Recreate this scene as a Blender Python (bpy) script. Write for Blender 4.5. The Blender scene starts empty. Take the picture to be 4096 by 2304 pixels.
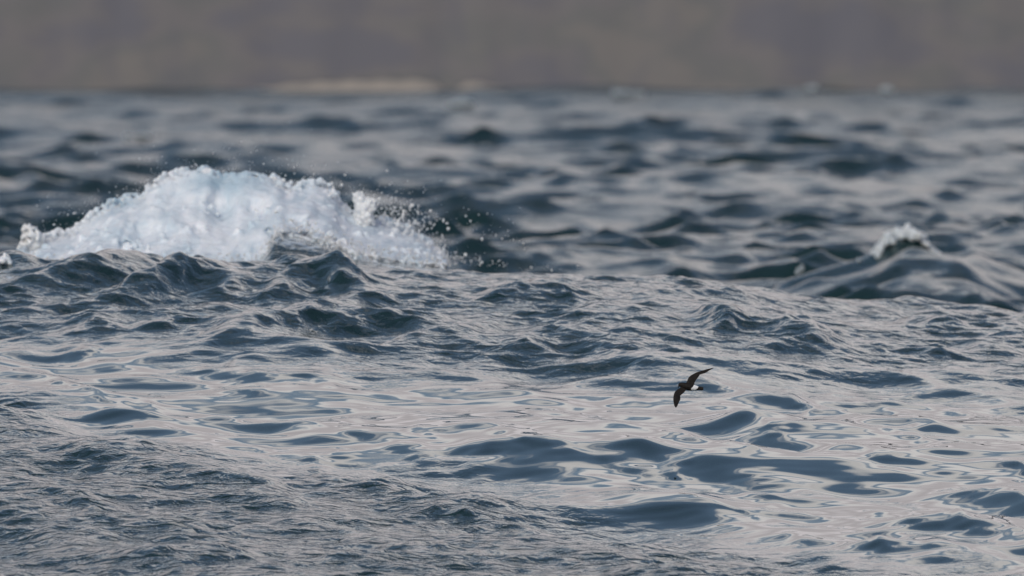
import bpy, math, random
import numpy as np
from mathutils import Vector

rng = np.random.default_rng(11)
random.seed(11)
D = bpy.data
S = bpy.context.scene
COL = S.collection

# ------------------------------------------------------------------ camera
CAM_H = 2.2            # eye height above mean sea level, small boat
LENS, SENSOR = 600.0, 36.0
PXA = SENSOR / LENS / 4096.0      # angle of one photograph pixel (radians)
HORIZON_ROW = 150.0
PITCH = (1152.0 - HORIZON_ROW) * PXA
FOCUS = 98.0

cam_data = D.cameras.new('camera')
cam = D.objects.new('camera', cam_data)
COL.objects.link(cam)
cam.location = (0, 0, CAM_H)
cam.rotation_euler = (math.pi / 2 - PITCH, 0, 0)
cam_data.lens = LENS
cam_data.sensor_width = SENSOR
cam_data.clip_start = 0.5
cam_data.clip_end = 20000
cam_data.dof.use_dof = True
cam_data.dof.focus_distance = FOCUS
cam_data.dof.aperture_fstop = 6.7
S.camera = cam

# ------------------------------------------------------------------ world
SUN_EL, SUN_AZ = math.radians(32), math.radians(205)   # low veiled sun behind the boat
W = D.worlds.new('World')
S.world = W
W.use_nodes = True
nt = W.node_tree
nt.nodes.clear()
N = nt.nodes.new
L = nt.links.new


def wmath(op, a, b=None, c=None):
    n = N('ShaderNodeMath'); n.operation = op
    for i, v in enumerate((a, b, c)):
        if v is None: continue
        if isinstance(v, (int, float)): n.inputs[i].default_value = v
        else: L(v, n.inputs[i])
    return n.outputs[0]


out = N('ShaderNodeOutputWorld')
bg = N('ShaderNodeBackground')
SKY_STRENGTH = 0.068
bg.inputs['Strength'].default_value = SKY_STRENGTH
sky = N('ShaderNodeTexSky')
sky.sky_type = 'NISHITA'
sky.sun_disc = False
sky.sun_elevation = SUN_EL
sky.sun_rotation = SUN_AZ
sky.air_density = 1.0
sky.dust_density = 2.2
sky.ozone_density = 1.4
tc = N('ShaderNodeTexCoord')
sep = N('ShaderNodeSeparateXYZ')
L(tc.outputs['Generated'], sep.inputs[0])
zc = wmath('MAXIMUM', sep.outputs['Z'], 0.0)
den = wmath('ADD', zc, 0.16)
comb = N('ShaderNodeCombineXYZ')
L(wmath('DIVIDE', sep.outputs['X'], den), comb.inputs[0])
L(wmath('DIVIDE', sep.outputs['Y'], den), comb.inputs[1])
cl = N('ShaderNodeTexNoise')
cl.inputs['Scale'].default_value = 0.62
cl.inputs['Detail'].default_value = 5
cl.inputs['Roughness'].default_value = 0.52
cl.inputs['Distortion'].default_value = 0.25
mp = N('ShaderNodeMapping')
mp.inputs['Location'].default_value = (3.7, 1.2, 0)
L(comb.outputs[0], mp.inputs[0])
L(mp.outputs[0], cl.inputs['Vector'])
# cover: broken clouds overhead closing up into a bank toward the horizon
bank = N('ShaderNodeMapRange')
bank.interpolation_type = 'SMOOTHSTEP'
bank.inputs['From Min'].default_value = 0.075
bank.inputs['From Max'].default_value = 0.37
bank.inputs['To Min'].default_value = 0.34
bank.inputs['To Max'].default_value = -0.14
L(zc, bank.inputs['Value'])
dens = wmath('ADD', cl.outputs['Fac'], bank.outputs[0])
cover = N('ShaderNodeMapRange'); cover.interpolation_type = 'SMOOTHSTEP'
cover.inputs['From Min'].default_value = 0.50
cover.inputs['From Max'].default_value = 0.57
L(dens, cover.inputs['Value'])
ramp = N('ShaderNodeValToRGB')
e = ramp.color_ramp.elements
e[0].position = 0.555; e[0].color = (0.98, 0.95, 0.93, 1)
e[1].position = 0.645; e[1].color = (0.72, 0.675, 0.69, 1)
e2 = ramp.color_ramp.elements.new(0.85); e2.color = (0.515, 0.478, 0.487, 1)
e3 = ramp.color_ramp.elements.new(1.0); e3.color = (0.50, 0.455, 0.445, 1)
L(dens, ramp.inputs[0])
scl = N('ShaderNodeVectorMath'); scl.operation = 'SCALE'
L(ramp.outputs[0], scl.inputs[0]); scl.inputs['Scale'].default_value = 0.84 / SKY_STRENGTH
mix = N('ShaderNodeMix'); mix.data_type = 'RGBA'
L(cover.outputs[0], mix.inputs[0])
veil = N('ShaderNodeHueSaturation'); veil.inputs['Saturation'].default_value = .98
L(sky.outputs[0], veil.inputs['Color'])
L(veil.outputs[0], mix.inputs[6])
L(scl.outputs[0], mix.inputs[7])
L(mix.outputs[2], bg.inputs['Color'])
L(bg.outputs[0], out.inputs[0])

sun_data = D.lights.new('sun', 'SUN')
sun_data.energy = 1.05
sun_data.angle = math.radians(14)
sun_data.color = (1.0, 0.95, 0.88)
sun = D.objects.new('sun', sun_data)
COL.objects.link(sun)
# direction toward the sun (nishita: rotation clockwise from +Y)
sd = Vector((math.sin(SUN_AZ) * math.cos(SUN_EL), math.cos(SUN_AZ) * math.cos(SUN_EL), math.sin(SUN_EL)))
sun.rotation_euler = sd.to_track_quat('Z', 'Y').to_euler()
sun.location = sd * 200

S.view_settings.view_transform = 'Standard'
S.view_settings.look = 'None'
S.view_settings.exposure = 0.36
S.view_settings.gamma = 1.0
S.view_settings.use_curve_mapping = False
S.cycles.use_denoising = True
S.cycles.max_bounces = 6
S.cycles.glossy_bounces = 3
S.cycles.diffuse_bounces = 2
S.cycles.caustics_reflective = False
S.cycles.caustics_refractive = False

# ------------------------------------------------------------------ numeric helpers
_perm = rng.permutation(256)
_perm = np.concatenate([_perm, _perm])
_grad = rng.normal(size=(256, 3)); _grad /= np.linalg.norm(_grad, axis=1)[:, None]


def perlin(p):
    """gradient noise, p (n,3) -> about -0.7..0.7"""
    i = np.floor(p).astype(np.int64); f = p - i
    w = f * f * f * (f * (f * 6 - 15) + 10)
    i &= 255
    r = 0
    for a in (0, 1):
        for b in (0, 1):
            for c in (0, 1):
                h = _perm[_perm[_perm[(i[:, 0] + a) & 255] + ((i[:, 1] + b) & 255)] + ((i[:, 2] + c) & 255)]
                g = _grad[h]
                d = (f[:, 0] - a) * g[:, 0] + (f[:, 1] - b) * g[:, 1] + (f[:, 2] - c) * g[:, 2]
                wt = (w[:, 0] if a else 1 - w[:, 0]) * (w[:, 1] if b else 1 - w[:, 1]) * (w[:, 2] if c else 1 - w[:, 2])
                r = r + d * wt
    return r


def fbm(p, octaves=4, gain=0.5):
    r = 0; a = 1.0
    for k in range(octaves):
        r = r + a * perlin(p * (2.03 ** k) + 17.3 * k)
        a *= gain
    return r


def noise2(x, y, sx, sy, seed=0.0, octaves=2):
    x = np.asarray(x, float); y = np.asarray(y, float)
    sh = x.shape
    p = np.stack([x.ravel() / sx, y.ravel() / sy, np.full(x.size, seed * 7.31 + 0.5)], 1)
    return fbm(p, octaves).reshape(sh)


def sstep(a, b, x):
    t = np.clip((x - a) / (b - a), 0, 1)
    return t * t * (3 - 2 * t)


def hermite(xs, ys, x):
    xs = np.array(xs, float); ys = np.array(ys, float)
    m = np.gradient(ys, xs)
    x = np.clip(x, xs[0], xs[-1])
    k = np.clip(np.searchsorted(xs, x) - 1, 0, len(xs) - 2)
    h = xs[k + 1] - xs[k]; t = (x - xs[k]) / h
    return ((2 * t**3 - 3 * t**2 + 1) * ys[k] + (t**3 - 2 * t**2 + t) * h * m[k]
            + (-2 * t**3 + 3 * t**2) * ys[k + 1] + (t**3 - t**2) * h * m[k + 1])


def col_x(u, y):      # photograph column -> metres at distance y
    return (u - 2048.0) * PXA * y


def row_z(v, y):      # photograph row -> height at distance y
    return CAM_H - (v - HORIZON_ROW) * PXA * y


def to_row(z, y):
    return HORIZON_ROW + (CAM_H - z) / y / PXA


def to_col(x, y):
    return 2048.0 + x / y / PXA


# ------------------------------------------------------------------ the sea surface
SW_Y = [-400, 30, 60, 74, 82, 90, 95, 100, 104, 107, 109.5, 112, 115, 121, 128, 137, 150]
SW_Z = [0.0, 0.0, -.25, -.62, -.76, -.62, -.38, -.09, .11, .31, .52, .66, .63, .36, -.25, -.5, -.1]


def swell(x, y):
    z = hermite(SW_Y, SW_Z, y)
    # the crest drops away to the right of the breaking wave
    fall = hermite([-14, -5, -3.3, -1.2, 0.0, 1.4, 2.2, 3.4, 6, 14], [.1, .04, 0, 0, -.06, -.13, -.25, -.34, -.42, -.2], x)
    z = z + fall * np.exp(-((y - 113) / 9.0) ** 2)
    # a lower ridge in front on the left whose crest runs toward the camera as it goes right
    yc = 98.2 - 2.6 * (x + 2.9)
    d = y - yc
    ridge = np.where(d < 0, np.exp(-(d / 7.0) ** 2), np.exp(-(d / 2.2) ** 2)) * np.exp(-((x + 3.4) / 2.6) ** 2)
    z = z + .15 * ridge
    far = sstep(122, 160, y)
    zf = (0.22 * np.sin(2 * np.pi * (y + 0.5 * x) / 41.0 + 1.0) + 0.17 * np.sin(2 * np.pi * (y - 0.8 * x) / 27.0 + 2.4)
          + 0.12 * np.sin(2 * np.pi * (0.8 * y + 0.9 * x) / 17.0))
    calm = 1 - 0.45 * sstep(260, 900, y)
    return z * (1 - far) + far * zf * calm


# top and bottom edge of the breaking crest, photograph pixels
TOP = np.array([(20, 1062), (60, 1035), (130, 985), (200, 952), (300, 930), (350, 885), (440, 830), (500, 806), (570, 795), (600, 755),
                (640, 728), (720, 703), (790, 688), (812, 676), (835, 676), (865, 694), (900, 706), (960, 698), (1010, 700), (1060, 713),
                (1100, 731), (1150, 756), (1200, 750), (1250, 741), (1300, 752), (1340, 783), (1370, 832), (1410, 862), (1460, 880),
                (1510, 892), (1560, 897), (1610, 920), (1680, 962), (1740, 1003), (1800, 1045)], float)
BOT = np.array([(20, 1075), (200, 1078), (330, 1070), (700, 1062), (960, 1062), (1030, 1045), (1060, 1015), (1085, 985), (1095, 950), (1125, 925), (1200, 935), (1320, 965), (1400, 1000), (1550, 1030),
                (1680, 1048), (1800, 1052)], float)
YT, YB = 120.0, 118.6        # ridge line and toe of the breaking crest


def crest_lines(u):
    return np.interp(u, TOP[:, 0], TOP[:, 1]), np.interp(u, BOT[:, 0], BOT[:, 1])


def breaker(x, y, z):
    """wave body that carries the foam"""
    u = to_col(x, YT)
    T, B = crest_lines(u)
    zt = row_z(T + 30, YT); zb = row_z(B + 12, YB)
    inside = sstep(-20, 60, u) * (1 - sstep(1760, 1840, u))
    f1 = sstep(YB - 1.6, YB, y)               # rise from the sea to the toe
    f2 = np.clip((y - YB) / (YT - YB), 0, 1) ** 1.5      # toe to ridge
    h = z * (1 - f1) + np.maximum(zb, z) * f1
    h = h * (1 - f2) + np.maximum(zt, z) * f2
    bk = sstep(YT + 0.1, YT + 2.6, y)
    h = h * (1 - bk) + z * bk
    on = inside * ((y > YB - 1.6) & (y < YT + 2.6))
    return z + (h - z) * on


def ray_ground(u, v, fn, y0=70.0, y1=900.0):
    """first point of the surface fn along the line of sight through a photograph pixel"""
    ys = y0 * (y1 / y0) ** np.linspace(0, 1, 6000)
    xs = col_x(u, ys); zs = row_z(v, ys)
    below = fn(xs, ys) > zs
    k = int(np.argmax(below)) if below.any() else len(ys) - 1
    return xs[k], ys[k], zs[k]


# single wavelets that can be told apart in the photograph:
# (column, row of its crest, half width px, height m, front length m, back length m, skew)
WAVELETS = [
    # dark steep crests in front of the breaking wave
    (760, 1062, 480, .075, .9, 1.2, 0),
    (680, 1012, 120, .13, .55, .9, .3), (520, 1080, 170, .12, .6, .8, .9), (1000, 1032, 190, .11, .6, .9, .2), (1200, 1034, 120, .10, .5, .8, -.3),
    (300, 1105, 150, .10, .5, .7, .8), (820, 1090, 170, .10, .5, .7, .8), (640, 1140, 150, .08, .45, .6, .8), (1000, 1110, 130, .08, .4, .6, .9),
    (1180, 1085, 80, .09, .4, .6, .2), (1290, 1110, 130, .10, .45, .7, -.3), (1130, 1150, 90, .07, .4, .6, .8), (80, 1080, 120, .10, .5, .8, -.2),
    (1380, 1130, 90, .08, .4, .6, -.4), (450, 1220, 80, .05, .3, .5, .3), (900, 1210, 80, .05, .3, .5, .5),
    # dashes on the upper face
    (1410, 1225, 160, .09, .45, .7, .5), (1100, 1310, 190, .09, .45, .7, .5), (1330, 1290, 140, .07, .4, .6, .1), (950, 1370, 110, .06, .35, .5, .4),
    (630, 1320, 90, .05, .3, .5, .1), (380, 1330, 80, .05, .3, .5, .4), (1590, 1280, 170, .08, .4, .6, 0), (1750, 1350, 90, .06, .35, .5, .2),
    (1900, 1325, 70, .06, .35, .5, 0), (2030, 1285, 90, .05, .3, .5, 0), (2240, 1345, 120, .08, .4, .6, 0), (2130, 1415, 90, .07, .4, .5, -.1),
    (2370, 1395, 70, .05, .3, .4, 0), (2430, 1275, 190, .09, .45, .7, .1), (2200, 1185, 160, .10, .5, .8, .2), (2480, 1080, 90, .06, .4, .7, -.2),
    (2000, 1200, 100, .07, .4, .6, .3), (1720, 1210, 90, .07, .4, .6, .3), (2180, 1100, 110, .06, .4, .6, .2), (300, 1415, 60, .05, .3, .4, -.2),
    (2880, 1310, 60, .12, .45, .6, .1), (3030, 1318, 190, .08, .4, .7, -.2), (3230, 1370, 120, .08, .4, .6, -.7), (3160, 1400, 140, .06, .35, .5, .4),
    (3440, 1197, 190, .12, .6, .9, -.3), (3650, 1215, 160, .11, .5, .8, -.6), (3290, 1190, 110, .10, .5, .8, 0), (3700, 1290, 110, .07, .4, .6, -.4),
    (2700, 1090, 60, .14, .5, .7, .2), (2950, 1165, 90, .06, .35, .6, -.3), (3740, 1430, 80, .05, .3, .5, 0), (3950, 1400, 80, .04, .3, .5, 0),
    (3140, 1515, 90, .05, .35, .5, 0), (2960, 1490, 110, .05, .4, .6, .3),
    # glassy slick, right half
    (2980, 1650, 110, .11, .42, .55, 0), (3220, 1615, 80, .09, .4, .6, -.6), (3120, 1573, 110, .06, .35, .6, -.3), (2530, 1590, 140, .055, .4, .6, .2),
    (2900, 1610, 80, .055, .35, .6, .1), (2480, 1672, 80, .05, .32, .6, 0), (2630, 1705, 60, .045, .3, .5, 0), (2720, 1785, 90, .09, .4, .6, .1),
    (2960, 1820, 80, .08, .4, .6, .3), (3100, 1738, 50, .045, .3, .5, 0),
    (3620, 1735, 130, .10, .45, .8, -.5), (3790, 1775, 130, .11, .5, .8, -.2), (3620, 1640, 90, .07, .35, .6, -.4), (3880, 1635, 120, .09, .4, .7, -.4),
    (4040, 1660, 80, .08, .4, .7, -.2), (4010, 1775, 80, .07, .4, .6, -.1), (3540, 1838, 60, .05, .3, .5, 0), (4080, 1870, 60, .06, .35, .6, 0),
    (2120, 1805, 150, .10, .45, .7, -.3), (2500, 1855, 110, .075, .4, .7, -.6), (2690, 1880, 70, .07, .38, .6, -.3), (2820, 1945, 75, .09, .4, .6, -.1),
    (3040, 1975, 110, .07, .4, .6, -.7), (3060, 2045, 70, .055, .32, .5, 0), (3620, 2065, 160, .08, .45, .7, -.2),
    (3850, 2050, 160, .08, .45, .7, -.2), (3720, 2115, 240, .14, .7, .9, -.1), (3950, 2130, 190, .14, .6, .9, -.3), (3830, 2215, 190, .09, .6, .8, -.5),
    (3200, 2165, 110, .07, .4, .6, -.2), (3490, 2205, 60, .06, .35, .5, 0), (2800, 2140, 110, .05, .35, .6, -.4), (4060, 2090, 90, .10, .5, .7, -.2),
    # glassy slick, left half
    (1090, 1645, 100, .055, .35, .6, .1), (1300, 1660, 80, .05, .32, .6, -.5), (1380, 1675, 70, .06, .35, .6, -.5), (1160, 1708, 160, .10, .45, .7, .25),
    (1430, 1750, 110, .085, .45, .7, -.3), (1600, 1790, 120, .08, .45, .7, -.8), (1730, 1860, 90, .06, .4, .6, -.7), (1690, 1745, 70, .05, .3, .5, -.3),
    (1300, 1855, 80, .06, .35, .5, -.3), (1470, 1895, 70, .07, .35, .5, 0), (1600, 1935, 75, .085, .4, .6, -.1), (1900, 1870, 100, .06, .4, .6, -.4),
    (1880, 1830, 110, .06, .4, .6, -.2), (1370, 1820, 70, .05, .35, .5, 0), (1640, 1675, 60, .045, .3, .5, 0), (1990, 1770, 60, .045, .3, .5, 0),
    (320, 1560, 110, .09, .45, .6, -.4), (450, 1605, 100, .055, .35, .5, -.7), (630, 1610, 60, .055, .32, .5, -.2), (160, 1490, 70, .055, .3, .5, 0),
    (40, 1545, 60, .05, .3, .5, -.3), (620, 1715, 90, .045, .3, .5, -.2), (940, 1470, 60, .05, .3, .5, -.2), (1220, 1505, 120, .06, .35, .5, -.2),
    (960, 1550, 110, .055, .32, .5, 0), (1310, 1530, 80, .05, .3, .5, -.3), (240, 1540, 60, .05, .3, .5, 0),
    # wind-ruffled water, lower left
    (110, 1690, 140, .09, .5, .7, -.1), (470, 1940, 170, .10, .7, .9, -.1), (1580, 2010, 170, .08, .5, .7, -.2), (1800, 2050, 180, .08, .5, .7, -.4),
    (270, 2170, 130, .08, .5, .7, -.2), (600, 2235, 170, .09, .6, .8, 0), (860, 2245, 140, .09, .5, .8, -.1), (650, 2095, 190, .05, .4, .6, .1),
    (330, 2085, 120, .05, .35, .6, 0), (780, 2080, 90, .06, .4, .6, .1), (120, 2190, 120, .06, .4, .6, 0),
]
_wl = []
for (u, v, hw, A, wf, wb, sk) in WAVELETS:
    gx, gy, gz = ray_ground(u, v, swell)
    if v < 1180 and u < 1450: A *= 1.9; wf *= 1.1
    if 1180 < v <= 1440: A *= 1.35
    if 1180 < v < 1300 and u > 3200: A *= 1.4
    if v > 1440: hw *= .72; A *= .45; wf *= .66; wb *= .7; sk -= .22
    if v > 2085 and u > 3400: A *= 1.4; hw *= 1.2
    wf *= 1 + .45 * abs(sk); wb *= 1 + .45 * abs(sk)
    _wl.append((gx, gy, hw * PXA * gy, A, wf, wb, sk))


def wavelets(x, y):
    z = np.zeros_like(x)
    near = (y > 84) & (y < 122) & (np.abs(x) < 9)
    wx_, wy_ = np.zeros_like(x), np.zeros_like(x)
    wx_[near] = .10 * noise2(x[near], y[near], .22, .5, 8.0, 2); wy_[near] = .32 * noise2(x[near], y[near], .16, .6, 9.0, 2)
    x = x + wx_; y = y + wy_
    for (gx, gy, wx, A, wf, wb, sk) in _wl:
        m = (np.abs(x - gx) < 3.0 * wx) & (np.abs(y - gy) < 3.6)
        if not m.any(): continue
        dx = x[m] - gx; dy = y[m] - gy
        dy = dy - sk * 4.0 * dx                      # oblique crest line
        # front edge bows toward the camera in the middle
        f = np.where(dy < 0, np.exp(-(dy / wf) ** 2), np.exp(-(dy / wb) ** 2))
        z[m] += .52 * A * np.exp(-np.abs(dx / (1.15 * wx)) ** 2.6) * f
    return z


# second breaking crest far right
RW = np.array([(3020, 1165), (3090, 1128), (3200, 1100), (3330, 1062), (3430, 1035), (3500, 1000), (3545, 965), (3590, 940), (3630, 936), (3680, 955), (3725, 1000), (3790, 1050), (3900, 1085)], float)
RY = 152.0


def right_wave(x, y):
    u = to_col(x, RY)
    top = row_z(np.interp(u, RW[:, 0], RW[:, 1]), RY)
    inside = sstep(3000, 3150, u) * (1 - sstep(3780, 3920, u))
    dy = y - RY
    broad = np.where(dy < 0, np.exp(-(dy / 9.0) ** 2), np.exp(-(dy / 3.0) ** 2))
    f = np.where(dy < 0, np.exp(-(np.abs(dy) / .36) ** 1.8), np.exp(-(dy / 1.2) ** 2))
    low = row_z(np.interp(u, [2600, 3000, 3150, 3300, 3480, 3600, 3800, 4000, 4600], [1190, 1200, 1185, 1150, 1095, 1060, 1055, 1090, 1150]), RY)
    side = sstep(2700, 3100, u) * (1 - sstep(3800, 4400, u))
    return top, inside * f, low, side * broad, .85 * inside * np.exp(-((dy + .6) / 1.1) ** 2)


def slick_mask(x, y):
    """1 on the glassy slick, 0 on ruffled water; second value: fine wind ripples"""
    u = to_col(x, y); v = to_row(swell(x, y), y)
    n = noise2(x, y, 1.1, 5.0, 3.0, 3)
    lower = 1630 + u * 0.2 + 45 * np.sin(u / 420.0) + 170 * n            # lower-left boundary, runs down to the right
    upper = np.interp(u, [-900, 0, 500, 900, 1500, 2100, 2700, 3300, 4096, 5200], [1330, 1370, 1420, 1450, 1500, 1520, 1510, 1540, 1610, 1680]) + 130 * n
    near = sstep(lower + 60, lower - 60, v) if False else 1 - sstep(lower - 130, lower + 110, v)
    far = sstep(upper - 170, upper + 70, v)
    s = near * far
    fine = sstep(lower - 130, lower + 200, v)
    return s, fine


def band(n, l0, l1, rms_slope, main, spread, seed):
    r = np.random.default_rng(seed)
    lam = l0 * (l1 / l0) ** r.random(n)
    th = main + spread * r.normal(size=n)
    k = 2 * np.pi / lam
    a = (lam ** 1.0); a *= rms_slope / math.sqrt(np.sum((a * k) ** 2) / 2)
    return k, th, a, r.random(n) * 2 * np.pi


TOWARD = -math.pi / 2
BANDS = [   # waves, wavelength range, slope, heading, spread, seed
    ('long', band(26, 4.0, 11.0, .045, TOWARD + .35, .5, 1)),
    ('A', band(34, 1.5, 4.0, .060, TOWARD + .45, .8, 2)),
    ('B', band(60, .45, 1.5, .095, TOWARD + .35, .9, 3)),
    ('slant', band(40, .35, 1.5, .08, .32, .17, 6)),      # on the slick: crests run down to the right
    ('roll', band(14, 1.1, 2.6, .066, .30, .07, 9)),        # low rolling ridges falling away to the lower right
    ('cross', band(40, .35, 1.3, .085, 2.75, .35, 7)),     # upper face: crests run up to the right
    ('distant', band(50, 1.2, 6.0, .12, TOWARD + .12, .32, 8)),   # long-crested wind sea farther out
    ('C', band(70, .12, .45, .135, TOWARD + .2, .9, 4)),
]


def sea_points(x, y, step):
    """displaced sea points for grid points (x, y); step = local grid spacing in y"""
    z = swell(x, y)
    slick, fine = slick_mask(x, y)
    faraway = sstep(122, 140, y)
    slick = slick * (1 - faraway); fine = fine * (1 - faraway)
    nearby = sstep(40, 70, y)
    calm = 1 - .15 * sstep(300, 640, y)
    patch = 0.38 + 1.35 * np.clip(noise2(x, y, 1.1, 3.0, 1.0, 2) + .35, 0, 1.2)
    boost = sstep(105, 107.5, y) * (1 - sstep(114, 117, y)) * (1 - sstep(-1.6, -.4, x))
    gust = 0.6 + 1.0 * np.clip(noise2(x, y, .7, 1.7, 2.0, 2) + .35, 0, 1.3)
    upper = (1 - slick) * (1 - fine)
    squall = np.where(faraway > 0, .72 + 1.15 * np.clip(noise2(x, y, 2.2, 14.0, 12.0, 3) + .32, 0, 1.1), 1.0)
    faraway_chop = faraway * squall
    amp = {
        'long': .35 + .65 * faraway * calm,
        'A': (.70 * slick + .60 * fine + .65 * upper) * (1 - faraway) + 0.38 * faraway * calm * (.4 + .8 * patch),
        'B': ((.52 * slick + .36 * fine + .52 * upper) * patch) * (1 - faraway) + 2.2 * patch * faraway_chop * calm,
        'C': ((.13 * slick + .82 * fine + .95 * upper) * gust) * (1 - faraway) + 1.0 * faraway,
    }
    amp['distant'] = 0.62 * faraway_chop * calm * (.5 + .7 * patch)
    amp['roll'] = (1.0 * slick + .8 * fine + .3 * upper) * (1 - faraway)
    amp['slant'] = (1.0 * slick + .8 * fine + .25 * upper) * (1 - faraway) * patch + .5 * faraway
    amp['cross'] = (.15 * slick + .3 * fine + .72 * upper) * (1 - faraway) * patch + .5 * faraway
    for k_ in ('B', 'cross'): amp[k_] = amp[k_] * (1 + .6 * boost)
    dx = np.zeros_like(x); dy = np.zeros_like(x); dz = np.zeros_like(x)
    for name, (k, th, a, ph) in BANDS:
        m = amp[name]
        for i in range(len(k)):
            lam = 2 * math.pi / k[i]
            cut = np.clip((lam - 2.0 * step) / (1.0 * step), 0, 1) if name != 'long' else 1.0
            c, s = math.cos(th[i]), math.sin(th[i])
            p = k[i] * (c * x + s * y) + ph[i]
            am = a[i] * m * cut
            dz += am * np.cos(p)
            q = am * np.sin(p) * .85
            dx -= c * q; dy -= s * q
    top, rw, low, rb, toe = right_wave(x, y)
    dz = dz * (1 - .15 * rb); dx = dx * (1 - .6 * rb); dy = dy * (1 - .6 * rb)
    z = z + dz * (0.3 + .7 * nearby)
    z = z + wavelets(x, y)
    z = z + (low - swell(x, y)) * rb
    z = z * (1 - toe) + low * toe            # clean steep face under the ridge
    z = z * (1 - rw) + np.maximum(z, top) * rw
    hold = sstep(YB - 2.2, YB - .4, y) * (1 - sstep(YT + 2.0, YT + 3.0, y)) * sstep(-3.9, -3.5, x) * (1 - sstep(-.5, -.1, x))
    z = breaker(x, y, z)
    dx *= 1 - .8 * hold; dy *= 1 - .8 * hold
    return x + dx, y + dy, z, slick, fine, faraway


def mat(name):
    m = D.materials.new(name); m.use_nodes = True
    t = m.node_tree
    return m, t, t.nodes['Principled BSDF']


def node(t, kind, **kw):
    n = t.nodes.new(kind)
    for k, v in kw.items(): setattr(n, k, v)
    return n


def sea_material():
    m, t, b = mat('sea_water')
    b.inputs['Base Color'].default_value = (.013, .034, .037, 1)
    b.inputs['IOR'].default_value = 1.34
    at = node(t, 'ShaderNodeAttribute', attribute_name='ruffle')
    ro = node(t, 'ShaderNodeAttribute', attribute_name='gloss_loss')
    t.links.new(ro.outputs['Fac'], b.inputs['Roughness'])
    tcn = node(t, 'ShaderNodeTexCoord')
    fc = node(t, 'ShaderNodeAttribute', attribute_name='foam_cover')
    fn = node(t, 'ShaderNodeTexNoise'); fn.inputs['Scale'].default_value = 6; fn.inputs['Detail'].default_value = 6; fn.inputs['Distortion'].default_value = 1.2
    t.links.new(tcn.outputs['Object'], fn.inputs['Vector'])
    ad = node(t, 'ShaderNodeMath', operation='ADD'); t.links.new(fn.outputs['Fac'], ad.inputs[0]); t.links.new(fc.outputs['Fac'], ad.inputs[1])
    fm = node(t, 'ShaderNodeMapRange'); fm.inputs['From Min'].default_value = .98; fm.inputs['From Max'].default_value = 1.12
    t.links.new(ad.outputs[0], fm.inputs['Value'])
    fx = node(t, 'ShaderNodeMix', data_type='RGBA'); t.links.new(fm.outputs[0], fx.inputs[0])
    fx.inputs[6].default_value = (.013, .034, .037, 1); fx.inputs[7].default_value = (.62, .68, .72, 1)
    t.links.new(fx.outputs[2], b.inputs['Base Color'])
    mpn = node(t, 'ShaderNodeMapping'); mpn.inputs['Rotation'].default_value = (0, 0, .35)
    mpn.inputs['Scale'].default_value = (1.0, .75, 1)
    t.links.new(tcn.outputs['Object'], mpn.inputs[0])
    n1 = node(t, 'ShaderNodeTexNoise'); n1.inputs['Scale'].default_value = 9; n1.inputs['Detail'].default_value = 3
    n1.inputs['Distortion'].default_value = .6
    t.links.new(mpn.outputs[0], n1.inputs['Vector'])
    bp = node(t, 'ShaderNodeBump'); bp.inputs['Distance'].default_value = .045
    t.links.new(n1.outputs['Fac'], bp.inputs['Height'])
    t.links.new(at.outputs['Fac'], bp.inputs['Strength'])
    t.links.new(bp.outputs[0], b.inputs['Normal'])
    return m


def grid_axes():
    near = list(np.linspace(-300, 20, 14)) + list(np.linspace(24, 84, 61))
    y = 84.048
    while y < 126: near.append(y); y += .048
    far = [near[-1]]; y = far[0]
    while y < 760:
        y += .09 + .0012 * (y - 125); far.append(y)
    inner = np.linspace(-.060, .060, 581)
    g = .060 * (8 / .060) ** np.linspace(0, 1, 45)[1:]
    return np.array(near), np.array(far), np.concatenate([-g[::-1], inner, g])


def mesh_from_arrays(name, verts, quads, smooth=True):
    me = D.meshes.new(name)
    n = len(verts); q = len(quads); k = quads.shape[1]
    me.vertices.add(n); me.vertices.foreach_set('co', np.ascontiguousarray(verts, np.float32).ravel())
    me.loops.add(q * k); me.loops.foreach_set('vertex_index', np.ascontiguousarray(quads, np.int32).ravel())
    me.polygons.add(q); me.polygons.foreach_set('loop_start', np.arange(q, dtype=np.int32) * k)
    me.polygons.foreach_set('use_smooth', np.full(q, smooth))
    me.update(calc_edges=True)
    return me


def grid_quads(nr, nc):
    idx = np.arange(nr * nc).reshape(nr, nc)
    return np.stack([idx[:-1, :-1], idx[:-1, 1:], idx[1:, 1:], idx[1:, :-1]], -1).reshape(-1, 4)


def link(name, me, material=None, parent=None, **props):
    o = D.objects.new(name, me)
    COL.objects.link(o)
    if material is not None:
        for mm in (material if isinstance(material, (list, tuple)) else [material]):
            me.materials.append(mm)
    if parent is not None: o.parent = parent
    for k, v in props.items(): o[k] = v
    return o


def sea_sheet(rows, cols):
    YY = np.repeat(rows[:, None], len(cols), 1)
    wide = np.maximum(rows, 40.0)[:, None]
    XX = cols[None, :] * wide
    step = np.maximum(np.repeat(np.gradient(rows)[:, None], len(cols), 1), np.gradient(cols)[None, :] * wide)
    return sea_points(XX, YY, step)


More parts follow.
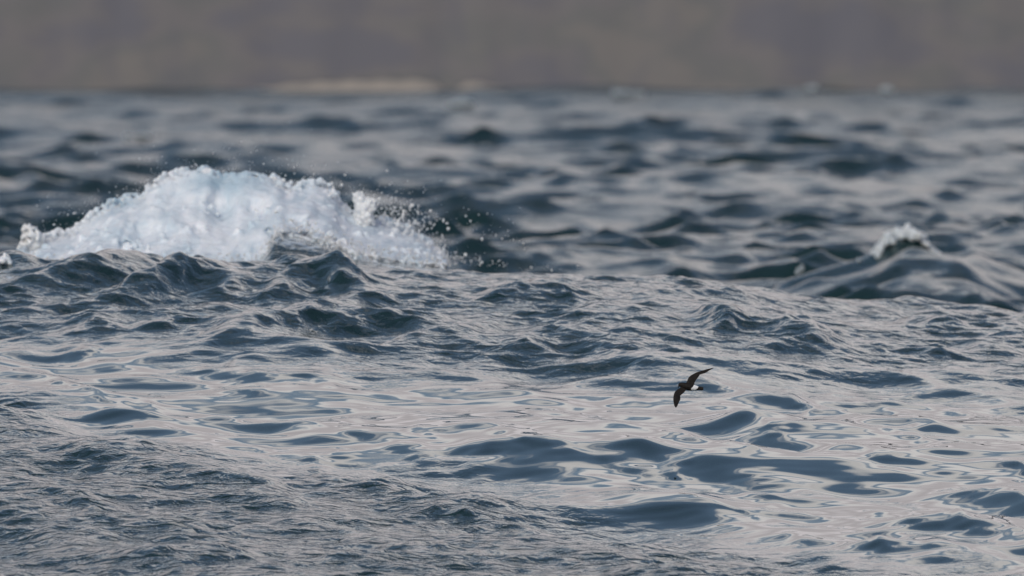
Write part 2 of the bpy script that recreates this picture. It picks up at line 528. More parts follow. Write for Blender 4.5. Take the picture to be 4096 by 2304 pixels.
near_rows, far_rows, cols = grid_axes()
A = [np.array(a) for a in sea_sheet(near_rows, cols)]
B = [np.array(a) for a in sea_sheet(far_rows, cols[::2])]      # half as many columns beyond the near swell
for a, b in zip(A, B):      # stitch: the far sheet starts on the last row of the near one
    b[0] = a[-1, ::2]
    a[-1, 1::2] = (a[-1, 0:-1:2] + a[-1, 2::2]) / 2
X, Y, Z, SLICK, FINE, FARW = [np.concatenate([a.ravel(), b.ravel()]) for a, b in zip(A, B)]
quads = np.concatenate([grid_quads(len(near_rows), len(cols)), grid_quads(len(far_rows), len(cols[::2])) + A[0].size])
sea_me = mesh_from_arrays('sea', np.stack([X, Y, Z], -1), quads)
ruffle = np.clip(0.9 * FINE + .5 * (1 - SLICK) * (1 - FINE), 0, 1) * (1 - FARW) + .3 * FARW
at = sea_me.attributes.new('ruffle', 'FLOAT', 'POINT'); at.data.foreach_set('value', ruffle.astype(np.float32))
at = sea_me.attributes.new('gloss_loss', 'FLOAT', 'POINT')
at.data.foreach_set('value', (.025 + FARW * (.13 + .06 * sstep(250, 560, Y)) + .04 * FINE * (1 - FARW) + .025 * (1 - SLICK) * (1 - FARW)).astype(np.float32))
ub = to_col(X, Y); Tb, Bb = crest_lines(ub)
cover = np.exp(-((Y - YB + .3) / .8) ** 2) * sstep(-200, 60, ub) * (1 - sstep(1750, 1950, ub)) * .52
cover = np.maximum(cover, sstep(YB - .2, YB + .1, Y) * (1 - sstep(YT + .3, YT + 2.5, Y)) * sstep(-60, 60, ub) * (1 - sstep(1780, 1900, ub)) * np.where((ub > 1080) & (Y < YT - .35), .40, .60))
cover = np.maximum(cover, .55 * np.exp(-((ub - 20) / 70) ** 2 - ((to_row(Z, Y) - 1095) / 45) ** 2) * (Y < 116) * (Y > 100))
at = sea_me.attributes.new('foam_cover', 'FLOAT', 'POINT'); at.data.foreach_set('value', cover.astype(np.float32))
link('sea', sea_me, sea_material(), kind='structure', label='grey-blue swell and choppy water with glassy slicks reaching the far shore')


def sea_fn(x, y):
    x = np.asarray(x, float); y = np.asarray(y, float)
    _, _, z, *_ = sea_points(x, y, np.where(y > 126, .11 + .0012 * (y - 125), .05))
    return z


# ------------------------------------------------------------------ far shore
def shore():
    m, t, b = mat('heather_hillside')
    tcn = node(t, 'ShaderNodeTexCoord')
    mpn = node(t, 'ShaderNodeMapping'); mpn.inputs['Scale'].default_value = (.16, .05, .36); mpn.inputs['Rotation'].default_value = (0, .35, 0)
    t.links.new(tcn.outputs['Object'], mpn.inputs[0])
    n = node(t, 'ShaderNodeTexNoise'); n.inputs['Scale'].default_value = 1.0; n.inputs['Detail'].default_value = 6
    t.links.new(mpn.outputs[0], n.inputs['Vector'])
    r = node(t, 'ShaderNodeValToRGB')
    r.color_ramp.elements[0].position = .39; r.color_ramp.elements[0].color = (0.188, 0.188, 0.225, 1)
    r.color_ramp.elements[1].position = .61; r.color_ramp.elements[1].color = (0.255, 0.235, 0.215, 1)
    k = r.color_ramp.elements.new(.47); k.color = (0.242, 0.224, 0.224, 1)
    k = r.color_ramp.elements.new(.55); k.color = (0.214, 0.218, 0.213, 1)
    hs = node(t, 'ShaderNodeHueSaturation'); hs.inputs['Value'].default_value = .74; hs.inputs['Saturation'].default_value = .6
    t.links.new(n.outputs['Fac'], r.inputs[0]); t.links.new(r.outputs[0], hs.inputs['Color'])
    mg = node(t, 'ShaderNodeMapping'); mg.inputs['Scale'].default_value = (.6, .05, .3); mg.inputs['Rotation'].default_value = (0, -.4, 0)
    t.links.new(tcn.outputs['Object'], mg.inputs[0])
    ng = node(t, 'ShaderNodeTexNoise'); ng.inputs['Scale'].default_value = 1.0; ng.inputs['Detail'].default_value = 3
    t.links.new(mg.outputs[0], ng.inputs['Vector'])
    rg = node(t, 'ShaderNodeMapRange'); rg.inputs['From Min'].default_value = .52; rg.inputs['From Max'].default_value = .66; rg.inputs['To Max'].default_value = .32
    t.links.new(ng.outputs['Fac'], rg.inputs['Value'])
    gm = node(t, 'ShaderNodeMix', data_type='RGBA'); t.links.new(rg.outputs[0], gm.inputs[0]); t.links.new(hs.outputs[0], gm.inputs[6])
    gm.inputs[7].default_value = (.125, .13, .155, 1)      # rocky gullies
    t.links.new(gm.outputs[2], b.inputs['Base Color'])
    b.inputs['Roughness'].default_value = .95
    b.inputs['Specular IOR Level'].default_value = .1
    SH = 646.0
    ys = np.concatenate([[SH - 5], SH + np.linspace(0, 1, 90) ** 2.0 * 1800])
    xs = np.concatenate([-(np.linspace(1, 0, 50) ** 2) * 2500 - 36, np.linspace(-35, 35, 160), 36 + np.linspace(0, 1, 50) ** 2 * 2500])
    xx, yy = np.meshgrid(xs, ys)
    t_ = np.clip((yy - SH) / 1800, 0, 1)
    zz = -1.2 + 4.0 * sstep(SH - 1, SH + 9, yy) + 34 * np.clip((yy - SH - 3) / 130, 0, 1) ** .9 + 80 * t_ ** .9
    zz += sstep(SH - 1, SH + 6, yy) * (noise2(xx, yy, 2.2, 9, 5, 4) * .5 + noise2(xx, yy, 80, 120, 6, 4) * 40 * t_)
    me = mesh_from_arrays('hillside', np.stack([xx, yy, zz], -1).reshape(-1, 3), grid_quads(len(ys), len(xs)))
    link('hillside', me, m, kind='structure', label='brown and mauve hillside rising from the far shore')
    # pale sand strip at the water's edge
    m, t, b = mat('pale_sand')
    tcn = node(t, 'ShaderNodeTexCoord')
    n = node(t, 'ShaderNodeTexNoise'); n.inputs['Scale'].default_value = .7; n.inputs['Detail'].default_value = 5
    t.links.new(tcn.outputs['Object'], n.inputs['Vector'])
    r = node(t, 'ShaderNodeValToRGB')
    r.color_ramp.elements[0].color = (.42, .36, .29, 1); r.color_ramp.elements[1].color = (.52, .45, .37, 1)
    t.links.new(n.outputs['Fac'], r.inputs[0]); t.links.new(r.outputs[0], b.inputs['Base Color'])
    b.inputs['Roughness'].default_value = .95
    yb = SH - 10
    us = np.linspace(1000, 2060, 64)
    ts = np.linspace(0, 1, 8)
    V = []
    for tt in ts:
        for u in us:
            e_ = max(0, math.sin(math.pi * (u - 1000) / 1060)) ** .25
            gap = 1 - .55 * math.exp(-((u - 1800) / 45) ** 2)
            y = yb + 9 * tt
            top = 321 - 10 * math.sin((u - 1000) / 620) - 6 * (u > 1850)
            z0 = row_z(400, yb); z1 = row_z(400 - (400 - top) * e_ * gap, yb + 9)
            V.append((col_x(u, y), y, z0 + (z1 - z0) * tt ** 1.3 + .03 * math.sin(u * .05) * tt))
    me = mesh_from_arrays('sand_beach', np.array(V), grid_quads(len(ts), len(us)))
    o = link('sand_beach', me, m, kind='structure', label='pale sand strip at the foot of the far hillside')
    md = o.modifiers.new('thick', 'SOLIDIFY'); md.thickness = .4; md.offset = -1


shore()


# ------------------------------------------------------------------ foam
def foam_material(name='foam', tint=(.83, .87, .92), thin=(.42, .56, .66), amount=.6):
    m, t, b = mat(name)
    tcn = node(t, 'ShaderNodeTexCoord')
    mpn = node(t, 'ShaderNodeMapping'); mpn.inputs['Scale'].default_value = (1.3, .8, .8); mpn.inputs['Rotation'].default_value = (0, .5, 0)
    t.links.new(tcn.outputs['Object'], mpn.inputs[0])
    n = node(t, 'ShaderNodeTexNoise'); n.inputs['Scale'].default_value = 3.2; n.inputs['Detail'].default_value = 8; n.inputs['Roughness'].default_value = .62
    n.inputs['Distortion'].default_value = .5
    t.links.new(mpn.outputs[0], n.inputs['Vector'])
    r = node(t, 'ShaderNodeValToRGB')
    r.color_ramp.elements[0].position = .38; r.color_ramp.elements[0].color = tuple(a + (b_ - a) * amount for a, b_ in zip(tint, thin)) + (1,)
    r.color_ramp.elements[1].position = .60; r.color_ramp.elements[1].color = (*tint, 1)
    t.links.new(n.outputs['Fac'], r.inputs[0])
    at_ = node(t, 'ShaderNodeAttribute', attribute_name='thin_foam')
    mx = node(t, 'ShaderNodeMix', data_type='RGBA')
    t.links.new(at_.outputs['Fac'], mx.inputs[0]); t.links.new(r.outputs[0], mx.inputs[6])
    mx.inputs[7].default_value = (*thin, 1)
    t.links.new(mx.outputs[2], b.inputs['Base Color'])
    b.inputs['Roughness'].default_value = .5
    b.inputs['Specular IOR Level'].default_value = .12
    b.inputs['Subsurface Weight'].default_value = .4
    b.inputs['Subsurface Radius'].default_value = (.05, .06, .07)
    b.inputs['Subsurface Scale'].default_value = .7
    n2 = node(t, 'ShaderNodeTexNoise'); n2.inputs['Scale'].default_value = 40; n2.inputs['Detail'].default_value = 5
    t.links.new(tcn.outputs['Object'], n2.inputs['Vector'])
    bp = node(t, 'ShaderNodeBump'); bp.inputs['Distance'].default_value = .012; bp.inputs['Strength'].default_value = .35
    t.links.new(n2.outputs['Fac'], bp.inputs['Height']); t.links.new(bp.outputs[0], b.inputs['Normal'])
    return m


FOAM = foam_material()
DROP = foam_material('spray', (.80, .82, .83), (.6, .66, .7), .4)
LIP = foam_material('spilling_lip', (.72, .75, .76), (.36, .44, .49), .6)
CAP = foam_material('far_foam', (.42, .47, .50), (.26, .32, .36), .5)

_t = (1 + 5 ** .5) / 2
ICO_V = np.array([(-1, _t, 0), (1, _t, 0), (-1, -_t, 0), (1, -_t, 0), (0, -1, _t), (0, 1, _t), (0, -1, -_t), (0, 1, -_t), (_t, 0, -1), (_t, 0, 1), (-_t, 0, -1), (-_t, 0, 1)], float)
ICO_V /= np.linalg.norm(ICO_V[0])
ICO_F = np.array([(0, 11, 5), (0, 5, 1), (0, 1, 7), (0, 7, 10), (0, 10, 11), (1, 5, 9), (5, 11, 4), (11, 10, 2), (10, 7, 6), (7, 1, 8), (3, 9, 4), (3, 4, 2), (3, 2, 6), (3, 6, 8), (3, 8, 9), (4, 9, 5), (2, 4, 11), (6, 2, 10), (8, 6, 7), (9, 8, 1)])
OCT_V = np.array([(1, 0, 0), (-1, 0, 0), (0, 1, 0), (0, -1, 0), (0, 0, 1), (0, 0, -1)], float)
OCT_F = np.array([(0, 2, 4), (2, 1, 4), (1, 3, 4), (3, 0, 4), (2, 0, 5), (1, 2, 5), (3, 1, 5), (0, 3, 5)])


def balls(P, R, base_v=ICO_V, base_f=ICO_F, squash=None):
    P = np.asarray(P, float); R = np.asarray(R, float)
    Rv = R[:, None, None] * base_v[None]
    if squash is not None: Rv = Rv * squash[:, None, :]
    V = (P[:, None, :] + Rv).reshape(-1, 3)
    F = (base_f[None] + (np.arange(len(P)) * len(base_v))[:, None, None]).reshape(-1, 3)
    return V, F


def merge(parts):
    vs, fs, o = [], [], 0
    for V, F in parts:
        vs.append(V)
        F = np.asarray(F)
        if F.shape[1] == 4: F = np.concatenate([F[:, [0, 1, 2]], F[:, [0, 2, 3]]])
        fs.append(F + o); o += len(V)
    return np.concatenate(vs), np.concatenate(fs)


def remeshed(name, V, F, voxel, noise_amp=0.0, noise_len=.03, smooth=True, post=None):
    """fuse closed shells into one skin and roughen it"""
    me = mesh_from_arrays(name + '_raw', V, F)
    o = D.objects.new(name + '_raw', me); COL.objects.link(o)
    md = o.modifiers.new('remesh', 'REMESH'); md.mode = 'VOXEL'; md.voxel_size = voxel; md.use_smooth_shade = True
    if smooth:
        sm = o.modifiers.new('smooth', 'SMOOTH'); sm.factor = .5; sm.iterations = 2
    dg = bpy.context.evaluated_depsgraph_get()
    res = D.meshes.new_from_object(o.evaluated_get(dg))
    D.objects.remove(o); D.meshes.remove(me)
    res.name = name
    n = len(res.vertices)
    co = np.empty(n * 3, np.float32); res.vertices.foreach_get('co', co); co = co.reshape(-1, 3).astype(float)
    if noise_amp:
        no = np.empty(n * 3, np.float32); res.vertices.foreach_get('normal', no); no = no.reshape(-1, 3)
        d = fbm(co / noise_len, 3, .6) * noise_amp
        co = co + no * d[:, None]
    if post is not None: co = post(co)
    res.vertices.foreach_set('co', co.astype(np.float32).ravel()); res.update()
    res.polygons.foreach_set('use_smooth', np.ones(len(res.polygons), bool))
    return res


def tube_shell(loops):
    """closed shell from an (n, m, 3) stack of closed cross-sections"""
    n, m = loops.shape[:2]
    V = loops.reshape(-1, 3)
    i = np.arange(n - 1)[:, None] * m; j = np.arange(m)[None, :]; j2 = (j + 1) % m
    F = np.stack([i + j, i + j2, i + m + j2, i + m + j], -1).reshape(-1, 4)
    F = np.concatenate([F[:, [0, 1, 2]], F[:, [0, 2, 3]]])
    V = np.concatenate([V, loops[0].mean(0)[None], loops[-1].mean(0)[None]])
    a, b = n * m, n * m + 1
    jj = np.arange(m); j2 = (jj + 1) % m
    F = np.concatenate([F, np.stack([j2, jj, np.full(m, a)], 1), np.stack([(n - 1) * m + jj, (n - 1) * m + j2, np.full(m, b)], 1)])
    return V, F


def front_points(u, t, out=0.0):
    """points on the spilling face: t 0 at the ridge, 1 at the toe"""
    T, B = crest_lines(u)
    y = YT - (YT - YB) * t ** 1.15 - out
    v = T + (B - T) * t
    return np.stack([col_x(u, y), y, row_z(v, y)], -1)


def blob_from_outline(poly, y, thick, r_px, n=260):
    """a thick ragged splash whose silhouette follows an outline (photograph pixels) at distance y"""
    poly = np.array(poly, float)
    lo, hi = poly.min(0), poly.max(0)
    pts = []
    def inside(p):
        c = False; j = len(poly) - 1
        for i in range(len(poly)):
            if (poly[i, 1] > p[1]) != (poly[j, 1] > p[1]) and p[0] < (poly[j, 0] - poly[i, 0]) * (p[1] - poly[i, 1]) / (poly[j, 1] - poly[i, 1]) + poly[i, 0]: c = not c
            j = i
        return c
    def edge_dist(p):
        a = poly; b = np.roll(poly, -1, 0); d = b - a
        tt = np.clip(((p - a) * d).sum(1) / np.maximum((d * d).sum(1), 1e-6), 0, 1)
        return np.linalg.norm(a + d * tt[:, None] - p, axis=1).min()
    P, R = [], []
    while len(P) < n:
        p = lo + rng.random(2) * (hi - lo)
        if not inside(p): continue
        d = edge_dist(p)
        r = min(max(d, r_px * .35), r_px) * (.75 + .35 * rng.random())
        yy = y + rng.normal() * thick * min(1, d / 30 + .15)
        P.append((col_x(p[0], yy), yy, row_z(p[1], yy))); R.append(r * PXA * y)
    return np.array(P), np.array(R)


wave = D.objects.new('breaking_wave', None); COL.objects.link(wave)
wave.location = (col_x(900, YB), YB, row_z(1060, YB))
wave['label'] = 'tall white breaking wave crest throwing spray to the right'
wave['category'] = 'wave'


def child(name, me, material, parent, **props):
    """me is in world coordinates; the object sits at its parent's origin"""
    off = np.array(parent.location, np.float32)
    n = len(me.vertices); co = np.empty(n * 3, np.float32); me.vertices.foreach_get('co', co)
    me.vertices.foreach_set('co', (co.reshape(-1, 3) - off).ravel()); me.update()
    return link(name, me, material, parent, **props)


def build_breaker():
    # skin of the spilling face
    us = np.linspace(40, 1790, 420)
    tf = np.linspace(0, 1, 40)
    loops = []
    for u in us:
        uu = np.full(len(tf), u)
        f = front_points(uu, tf)
        q = np.stack([f[:, 0], f[:, 1] * .5, f[:, 2] + .25 * f[:, 0]], 1)
        lift = fbm(q * 2.1, 2) * .30 + np.abs(fbm(np.stack([f[:, 0] * 5.5 + .9 * tf, tf * 1.9, f[:, 0] * .8], 1) + 40, 3)) * .17
        hole = fbm(np.stack([f[:, 0] * 4.5 + f[:, 2] * 2, f[:, 1], f[:, 2] * 3.0], 1) + 9, 3)
        lift = lift - .16 * sstep(.18, .40, hole + .25 * sstep(.75, 1.0, tf) - .12)
        dome = math.exp(-((u - 915) / 190) ** 4) * np.exp(-(tf / .32) ** 2)
        f[:, 1] -= (lift + .02) * (1 - .8 * dome) + .10 * dome
        b = front_points(uu, tf[::-1]); b[:, 1] += .16; b[:, 2] -= .09
        loops.append(np.concatenate([f, b]))
    skin = tube_shell(np.array(loops))
    # clots of foam tumbling on it
    n = 1000
    u = rng.uniform(40, 1780, n); t = rng.random(n) ** 1.5
    p = front_points(u, t)
    cl_ = fbm(p * np.array([2.2, 2.2, 2.2]), 3)
    keep = (cl_ + rng.normal(size=n) * .12 > -.02) & ~((np.abs(u - 915) < 170) & (t < .3))
    p = p[keep]; t = t[keep]; u = u[keep]
    r = .006 + .034 * rng.random(len(p)) ** 3.5
    p[:, 1] -= .03 + rng.random(len(p)) * .06 + .10 * np.clip(cl_[keep], 0, 1)
    V1 = balls(p, r)
    # ragged ridge
    u2 = rng.uniform(60, 1790, 1700)
    p2 = front_points(u2, np.zeros(1700)); r2 = .005 + .024 * rng.random(1700) ** 3
    calm = ((u2 > 760) & (u2 < 1080)) * .75
    p2[:, 2] += (rng.random(1700) - .25) * .065 * (1 - calm); p2[:, 1] += rng.normal(size=1700) * .08
    V2 = balls(p2, r2)
    # loose toe that breaks up over the water
    n3 = 1300
    u3 = rng.uniform(20, 1800, n3); u3 = u3[(u3 < 1060) | (rng.random(n3) < .35) & (u3 > 1160)]; n3 = len(u3); p3 = front_points(u3, np.ones(n3))
    fwd = rng.exponential(.16, n3); p3[:, 1] -= fwd
    p3[:, 2] = np.maximum(sea_fn(p3[:, 0], p3[:, 1]) + .005, row_z(to_row(p3[:, 2], p3[:, 1]) + 25, p3[:, 1]) - .03)
    V3 = balls(p3, .006 + .022 * rng.random(n3) ** 2)
    V, F = merge([skin, V1, V2, V3])
    me = remeshed('foam', V, F, .0115, .010, .07)
    co = np.empty(len(me.vertices) * 3, np.float32); me.vertices.foreach_get('co', co); co = co.reshape(-1, 3).astype(float)
    cu = to_col(co[:, 0], co[:, 1]); cv = to_row(co[:, 2], co[:, 1]); T, B = crest_lines(cu)
    th = np.exp(-((cu - 915) / 175) ** 4) * (1 - sstep(40, 105, cv - T - .06 * (915 - cu) * 1.5)) + .8 * np.exp(-((cu - 470) / 100) ** 2) * (1 - sstep(5, 50, cv - T))
    th = np.clip(th * .85 + .5 * th * fbm(co * 9, 3), 0, 1)
    at_ = me.attributes.new('thin_foam', 'FLOAT', 'POINT'); at_.data.foreach_set('value', th.astype(np.float32))
    child('foam', me, FOAM, wave, label='churning white foam spilling down the face')

    # right splash, a thick sheet with two horns
    P1, R1 = blob_from_outline([(1408, 905), (1418, 840), (1411, 800), (1412, 772), (1428, 764), (1442, 770), (1450, 766), (1460, 790), (1484, 793), (1504, 797), (1520, 790), (1533, 789), (1531, 797), (1512, 806), (1504, 818),
                               (1506, 834), (1509, 840), (1494, 848), (1488, 862), (1496, 874), (1496, 890), (1484, 900), (1500, 935), (1400, 940)], YT - .25, .035, 16, 420)
    me = remeshed('splash', *balls(P1, R1), .006, .006, .03)
    child('splash', me, DROP, wave, label='upright splash sheet with two horns at the right shoulder')
    # left splash, a lacy peak
    P2, R2 = blob_from_outline([(62, 1002), (82, 960), (84, 915), (100, 892), (118, 888), (130, 905), (150, 905), (166, 930), (180, 945), (170, 985), (150, 1010), (120, 1000), (100, 985), (80, 998)], YT - .2, .04, 11, 300)
    keep = fbm(P2 * 22, 2) > -.22
    me = remeshed('splash', *balls(P2[keep], R2[keep]), .006, .008, .025)
    child('splash', me, DROP, wave, label='small lacy splash at the left end')
    # foam knob on the summit
    P3, R3 = blob_from_outline([(798, 700), (806, 678), (822, 670), (845, 672), (862, 690), (890, 702), (860, 715), (810, 715)], YT - .1, .05, 12, 90)
    me = remeshed('foam_knob', *balls(P3, R3), .007, .006, .03)
    child('foam_knob', me, FOAM, wave)

    # spray: loose drops
    P, R = [], []
    def add(u, v, y, r): P.append((col_x(u, y), y, row_z(v, y))); R.append(r)
    for _ in range(1500):       # cloud of drops thrown to the right
        a = rng.gamma(2.0, 55)
        u = 1490 + a * 1.5 + rng.normal() * 20
        base = float(np.interp(u, [1480, 1560, 1700, 1800, 2000], [885, 900, 970, 1030, 1060]))
        v = base - abs(rng.normal()) * (70 if u < 1750 else 38) * math.exp(-max(0, u - 1750) / 220) + rng.random() * 25
        add(u, v, YT + rng.normal() * .35, 0.0016 + .0065 * rng.random() ** 3.5)
    for (u, v, r) in [(1648, 822, .013), (1615, 845, .011), (1614, 858, .013), (1611, 868, .009), (1661, 885, .013), (1672, 894, .012), (1656, 892, .010), (1593, 884, .011), (1774, 882, .013), (1788, 893, .009), (1793, 915, .011),
                      (1722, 843, .009), (1671, 847, .008), (1329, 733, .009), (1367, 740, .011), (1334, 749, .008), (1864, 864, .008), (1882, 884, .008), (1380, 700, .007), (1100, 715, .016), (1135, 722, .014), (1090, 712, .01), (1640, 905, .012), (1632, 912, .010),
                      (490, 800, .011), (452, 803, .010), (440, 814, .009), (560, 795, .008), (575, 792, .008), (1928, 957, .011), (1862, 1020, .014), (1920, 1035, .012), (1928, 1050, .010)]:
        add(u, v, YT - .2, r)
    for _ in range(5200):      # fine spray hugging the ridge and the right flank
        u = rng.uniform(60, 1830)
        T, B = crest_lines(u)
        if 740 < u < 1090 and rng.random() < .8: continue
        v = T - rng.exponential(13 if u < 1350 else 17) + 12
        add(u, v, YT + rng.normal() * .25, .0016 + .0045 * rng.random() ** 2.5)
    for _ in range(3000):      # drops in front of the toe
        u = rng.uniform(30, 1800)
        T, B = crest_lines(u)
        y = YB - .25 - abs(rng.normal()) * .25
        v = B + rng.normal() * 22 - 12
        add(u, v, y, .002 + .007 * rng.random() ** 3)
    for _ in range(260):       # lone drops far from the crest
        u = rng.uniform(100, 2100); T = float(np.interp(u, [0, 100, 800, 1400, 1800, 2100], [1000, 930, 670, 760, 900, 1000]))
        add(u, T - rng.exponential(45), YT + rng.normal() * .4, .0018 + .004 * rng.random() ** 2)
    P = np.array(P); R = np.array(R)
    sq = np.stack([1 + .25 * rng.normal(size=len(R)), 1 + .2 * rng.normal(size=len(R)), 1.1 + .3 * rng.random(len(R))], 1)
    big = R > .005
    V, F = merge([balls(P[big], R[big], squash=sq[big]), balls(P[~big], R[~big], OCT_V, OCT_F, sq[~big])])
    child('spray_drops', mesh_from_arrays('spray_drops', V, F), DROP, wave, kind='stuff')


build_breaker()


# ------------------------------------------------------------------ other white crests
def largest_piece(me):
    """drop loose crumbs so that the foam stays one connected skin"""
    n = len(me.vertices)
    e = np.empty(len(me.edges) * 2, np.int32); me.edges.foreach_get('vertices', e); e = e.reshape(-1, 2)
    lab = np.arange(n)
    while True:
        m_ = np.minimum(lab[e[:, 0]], lab[e[:, 1]]); new = lab.copy()
        np.minimum.at(new, e[:, 0], m_); np.minimum.at(new, e[:, 1], m_)
        new = new[new]
        if (new == lab).all(): break
        lab = new
    best = np.bincount(lab).argmax(); keep = lab == best
    co = np.empty(n * 3, np.float32); me.vertices.foreach_get('co', co); co = co.reshape(-1, 3)
    ls = np.empty(len(me.loops), np.int32); me.loops.foreach_get('vertex_index', ls)
    q = ls.reshape(-1, 4); q = q[keep[q[:, 0]]]
    idx = np.cumsum(keep) - 1
    return mesh_from_arrays(me.name, co[keep], idx[q])


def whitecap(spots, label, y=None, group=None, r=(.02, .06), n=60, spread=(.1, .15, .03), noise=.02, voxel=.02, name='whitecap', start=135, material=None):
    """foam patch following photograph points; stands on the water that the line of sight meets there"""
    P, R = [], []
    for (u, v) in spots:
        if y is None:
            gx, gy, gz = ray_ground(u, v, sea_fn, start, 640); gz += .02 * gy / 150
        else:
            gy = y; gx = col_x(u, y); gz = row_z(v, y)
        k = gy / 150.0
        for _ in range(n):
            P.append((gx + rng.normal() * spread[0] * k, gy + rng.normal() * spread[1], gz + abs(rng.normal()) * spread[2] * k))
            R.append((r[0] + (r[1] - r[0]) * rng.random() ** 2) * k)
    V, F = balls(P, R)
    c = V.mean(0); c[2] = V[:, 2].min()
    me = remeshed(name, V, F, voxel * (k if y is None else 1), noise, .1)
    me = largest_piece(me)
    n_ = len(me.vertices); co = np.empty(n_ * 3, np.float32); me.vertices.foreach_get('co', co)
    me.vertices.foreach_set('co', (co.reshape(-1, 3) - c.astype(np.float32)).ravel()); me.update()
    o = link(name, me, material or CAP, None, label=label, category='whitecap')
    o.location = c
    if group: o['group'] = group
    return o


def dense(poly, step):
    out_ = []
    for a, b in zip(poly[:-1], poly[1:]):
        k = max(1, int(math.hypot(b[0] - a[0], b[1] - a[1]) / step))
        out_ += [(a[0] + (b[0] - a[0]) * i / k, a[1] + (b[1] - a[1]) * i / k) for i in range(k)]
    return out_ + [poly[-1]]


whitecap(dense([(3500, 1035), (3530, 995), (3560, 950), (3595, 932), (3635, 928), (3680, 950), (3715, 995), (3755, 1040), (3715, 1005), (3680, 970), (3635, 950), (3595, 955), (3555, 985)], 10),
         'curling white lip on the dark wave at the right', material=LIP, y=RY - .06, r=(.009, .034), n=18, spread=(.018, .10, .018), voxel=.012, noise=.016)
whitecap([(3190, 1100), (3205, 1085), (3225, 1075)], 'faint foam streak low on the dark wave at the right', y=RY - .5, r=(.008, .02), n=12, spread=(.02, .06, .02), voxel=.012, noise=.008)
whitecap([(3440, 1050), (3465, 1030), (3485, 1010), (3500, 1045)], 'foam patch at the left foot of the curling lip', y=RY - .5, r=(.008, .022), n=14, spread=(.02, .06, .02), voxel=.012, noise=.008)
G = 'distant whitecaps'
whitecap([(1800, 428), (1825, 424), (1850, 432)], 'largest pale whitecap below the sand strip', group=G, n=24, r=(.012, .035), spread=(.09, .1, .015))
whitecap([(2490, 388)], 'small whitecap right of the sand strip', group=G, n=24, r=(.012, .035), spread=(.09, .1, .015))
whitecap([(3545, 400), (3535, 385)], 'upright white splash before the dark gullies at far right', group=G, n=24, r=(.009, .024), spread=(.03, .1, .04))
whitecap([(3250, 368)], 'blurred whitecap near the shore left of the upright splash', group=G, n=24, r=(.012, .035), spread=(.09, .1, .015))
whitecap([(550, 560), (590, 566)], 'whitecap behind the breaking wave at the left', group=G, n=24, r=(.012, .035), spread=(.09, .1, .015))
# foam at the left edge of the frame, on the near crest
whitecap([(5, 1060), (10, 1095), (25, 1075), (35, 1110), (0, 1120), (-30, 1090), (-60, 1080), (20, 1125)], 'bubbling foam patch cut by the left edge', r=(.008, .035), n=40, spread=(.05, .08, .03), voxel=.012, noise=.012, name='foam_patch', start=100, material=FOAM)


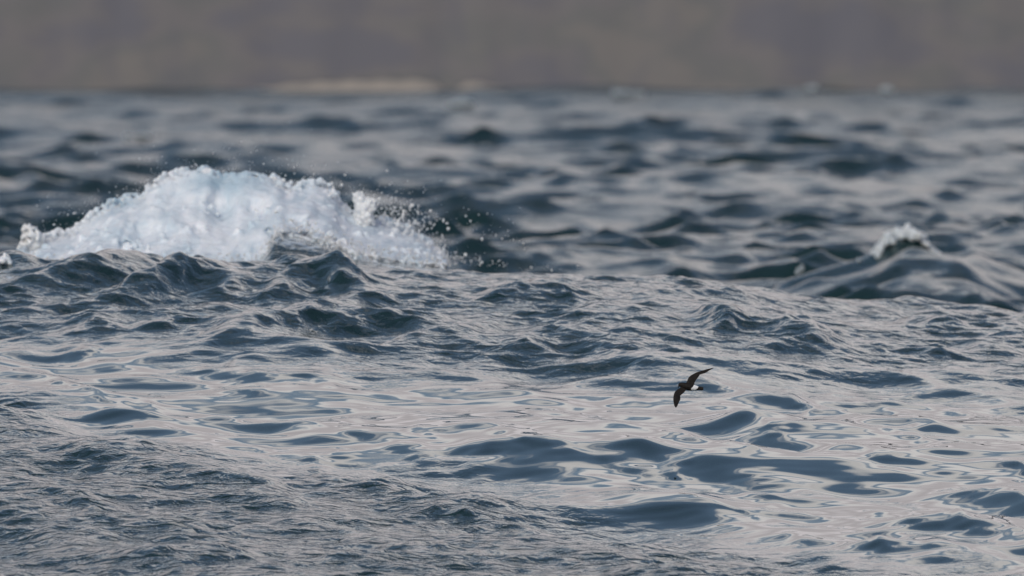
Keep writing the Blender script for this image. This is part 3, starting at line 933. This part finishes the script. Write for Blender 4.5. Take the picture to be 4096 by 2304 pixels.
# ------------------------------------------------------------------ the bird
def build_bird():
    BY = FOCUS
    u0, v0 = 2600 + 900 / 6.3, 1430 + 720 / 6.3
    origin = (col_x(u0, BY), BY, row_z(v0, BY))
    k = PXA * BY / 6.3

    def P(zx, zy, d=0.0): return np.array([(zx - 900) * k, d, -(zy - 720) * k])

    # body: (column, row, half height, half depth, depth) in enlarged photograph pixels
    secs = [(714, 692, 10, 10, -6), (722, 690, 36, 34, -6), (745, 688, 50, 50, -6), (790, 690, 60, 60, -4), (850, 708, 76, 78, 0), (930, 733, 94, 96, 0), (1000, 748, 92, 92, 0),
            (1070, 764, 74, 74, 0), (1130, 768, 68, 58, 0), (1190, 773, 58, 40, 0), (1240, 781, 46, 18, 0), (1300, 786, 50, 10, 0), (1335, 788, 44, 8, 0), (1346, 789, 34, 6, 0)]
    loops = []
    for (cx, cy, hh, hd, dd) in secs:
        a = np.linspace(0, 2 * np.pi, 20, endpoint=False)
        loops.append(np.stack([P(cx, cy - hh * math.sin(t), hd * math.cos(t) * k + dd * k) for t in a]))
    body = tube_shell(np.array(loops))

    def resample(pts, n):
        pts = np.array(pts, float); s = np.concatenate([[0], np.cumsum(np.linalg.norm(np.diff(pts, axis=0), axis=1))])
        q = np.linspace(0, s[-1], n)
        return np.stack([np.interp(q, s, pts[:, 0]), np.interp(q, s, pts[:, 1])], 1)

    def wing(le, te, d_le, d_te, n=40):
        A = resample(le, n); B = resample(te, n)
        loops = []
        for i in range(n):
            f = i / (n - 1)
            th = (.0055 * (1 - f) + .0017 * f)
            da = np.interp(f, np.linspace(0, 1, len(d_le)), d_le); db = np.interp(f, np.linspace(0, 1, len(d_te)), d_te)
            a = P(*A[i], da); b = P(*B[i], db)
            c = []
            for s, h in ((0, 0), (.12, .8), (.35, 1), (.7, .7), (1, .35), (1, -.35), (.7, -.5), (.35, -.6), (.12, -.6)):
                p = a + (b - a) * s; p = p + np.array([0, -h * th, 0]); c.append(p)
            loops.append(np.array(c))
        V, F = tube_shell(np.array(loops))
        return V, F

    right = wing([(880, 690), (905, 640), (940, 580), (965, 510), (1000, 470), (1080, 420), (1170, 375), (1300, 335), (1420, 300), (1540, 275), (1634, 256)],
                 [(1060, 760), (1120, 680), (1120, 640), (1150, 590), (1200, 520), (1245, 462), (1250, 440), (1320, 420), (1402, 398), (1406, 388), (1455, 370), (1470, 352), (1520, 325), (1570, 298), (1634, 260)],
                 [0, .012, .035, .06, .085], [-.004, .010, .030, .055, .085])
    left = wing([(800, 720), (740, 772), (690, 800), (630, 850), (600, 910), (582, 980), (578, 1050), (585, 1130), (605, 1210), (640, 1258)],
                [(930, 790), (900, 828), (860, 880), (800, 930), (757, 968), (770, 1000), (766, 1045), (755, 1088), (742, 1092), (722, 1150), (714, 1158), (692, 1213), (655, 1260)],
                [0, -.02, -.045, -.065, -.085], [-.005, -.02, -.04, -.06, -.085])
    # closed shells must face outward: fix the winding by signed volume
    def outward(VF):
        V, F = VF; a, b, c = V[F[:, 0]], V[F[:, 1]], V[F[:, 2]]
        if np.einsum('ij,ij->', a, np.cross(b, c)) < 0: F = F[:, ::-1]
        return V, F
    V, F = merge([outward(body), outward(right), outward(left)])
    me = remeshed('storm_petrel', V, F, .0013, 0, smooth=True)

    m, t, b = mat('dark_plumage')
    tcn = node(t, 'ShaderNodeTexCoord')
    n = node(t, 'ShaderNodeTexNoise'); n.inputs['Scale'].default_value = 60; n.inputs['Detail'].default_value = 5
    t.links.new(tcn.outputs['Object'], n.inputs['Vector'])
    r = node(t, 'ShaderNodeValToRGB')
    r.color_ramp.elements[0].position = .3; r.color_ramp.elements[0].color = (.008, .007, .007, 1)
    r.color_ramp.elements[1].position = .7; r.color_ramp.elements[1].color = (.022, .018, .016, 1)
    t.links.new(n.outputs['Fac'], r.inputs[0]); t.links.new(r.outputs[0], b.inputs['Base Color'])
    b.inputs['Roughness'].default_value = .7; b.inputs['Specular IOR Level'].default_value = .2
    m2, t, b = mat('white_rump')
    n = node(t, 'ShaderNodeTexNoise'); n.inputs['Scale'].default_value = 220
    tcn = node(t, 'ShaderNodeTexCoord'); t.links.new(tcn.outputs['Object'], n.inputs['Vector'])
    r = node(t, 'ShaderNodeValToRGB')
    r.color_ramp.elements[0].color = (.80, .83, .86, 1); r.color_ramp.elements[1].color = (.90, .91, .92, 1)
    t.links.new(n.outputs['Fac'], r.inputs[0]); t.links.new(r.outputs[0], b.inputs['Base Color'])
    b.inputs['Roughness'].default_value = .8
    o = link('storm_petrel', me, [m, m2], label='small sooty seabird with white rump banking low over the glassy water', category='bird')
    o.location = origin
    # white rump patch: a slanted band across the back
    poly = [(1120, 670), (1180, 690), (1228, 722), (1205, 765), (1155, 815), (1120, 840), (1060, 832), (1030, 800), (1050, 765), (1090, 730)]
    pc = np.empty(len(me.polygons) * 3, np.float32); me.polygons.foreach_get('center', pc); pc = pc.reshape(-1, 3)
    px = pc[:, 0] / k + 900; py = 720 - pc[:, 2] / k
    ins = np.zeros(len(pc), bool); j = len(poly) - 1
    for i in range(len(poly)):
        (xi, yi), (xj, yj) = poly[i], poly[j]
        cr = ((yi > py) != (yj > py)) & (px < (xj - xi) * (py - yi) / (yj - yi + 1e-9) + xi)
        ins ^= cr; j = i
    mi = np.where(ins & (pc[:, 1] < .004), 1, 0).astype(np.int32)
    me.polygons.foreach_set('material_index', mi); me.update()

    mb, t, b = mat('black_bill')
    n = node(t, 'ShaderNodeTexNoise'); n.inputs['Scale'].default_value = 300
    r = node(t, 'ShaderNodeValToRGB'); r.color_ramp.elements[0].color = (.006, .006, .006, 1); r.color_ramp.elements[1].color = (.015, .014, .014, 1)
    t.links.new(n.outputs['Fac'], r.inputs[0]); t.links.new(r.outputs[0], b.inputs['Base Color'])
    b.inputs['Roughness'].default_value = .25
    # hooked bill
    path = [(728, 705, 17), (720, 730, 14), (714, 752, 10), (710, 768, 7), (711, 780, 3)]
    loops = [np.stack([P(cx + rr * math.cos(a), cy + 2 * math.sin(a), -6 * k + rr * k * math.sin(a)) for a in np.linspace(0, 2 * np.pi, 10, endpoint=False)]) for (cx, cy, rr) in path]
    V, F = tube_shell(np.array(loops))
    link('bill', mesh_from_arrays('bill', V, F), mb, o)
    for s in (-1, 1):
        V, F = balls([P(752, 682, -6 * k + s * 47 * k)], [7 * k])
        link('eye', mesh_from_arrays('eye', V, F), mb, o)


build_bird()
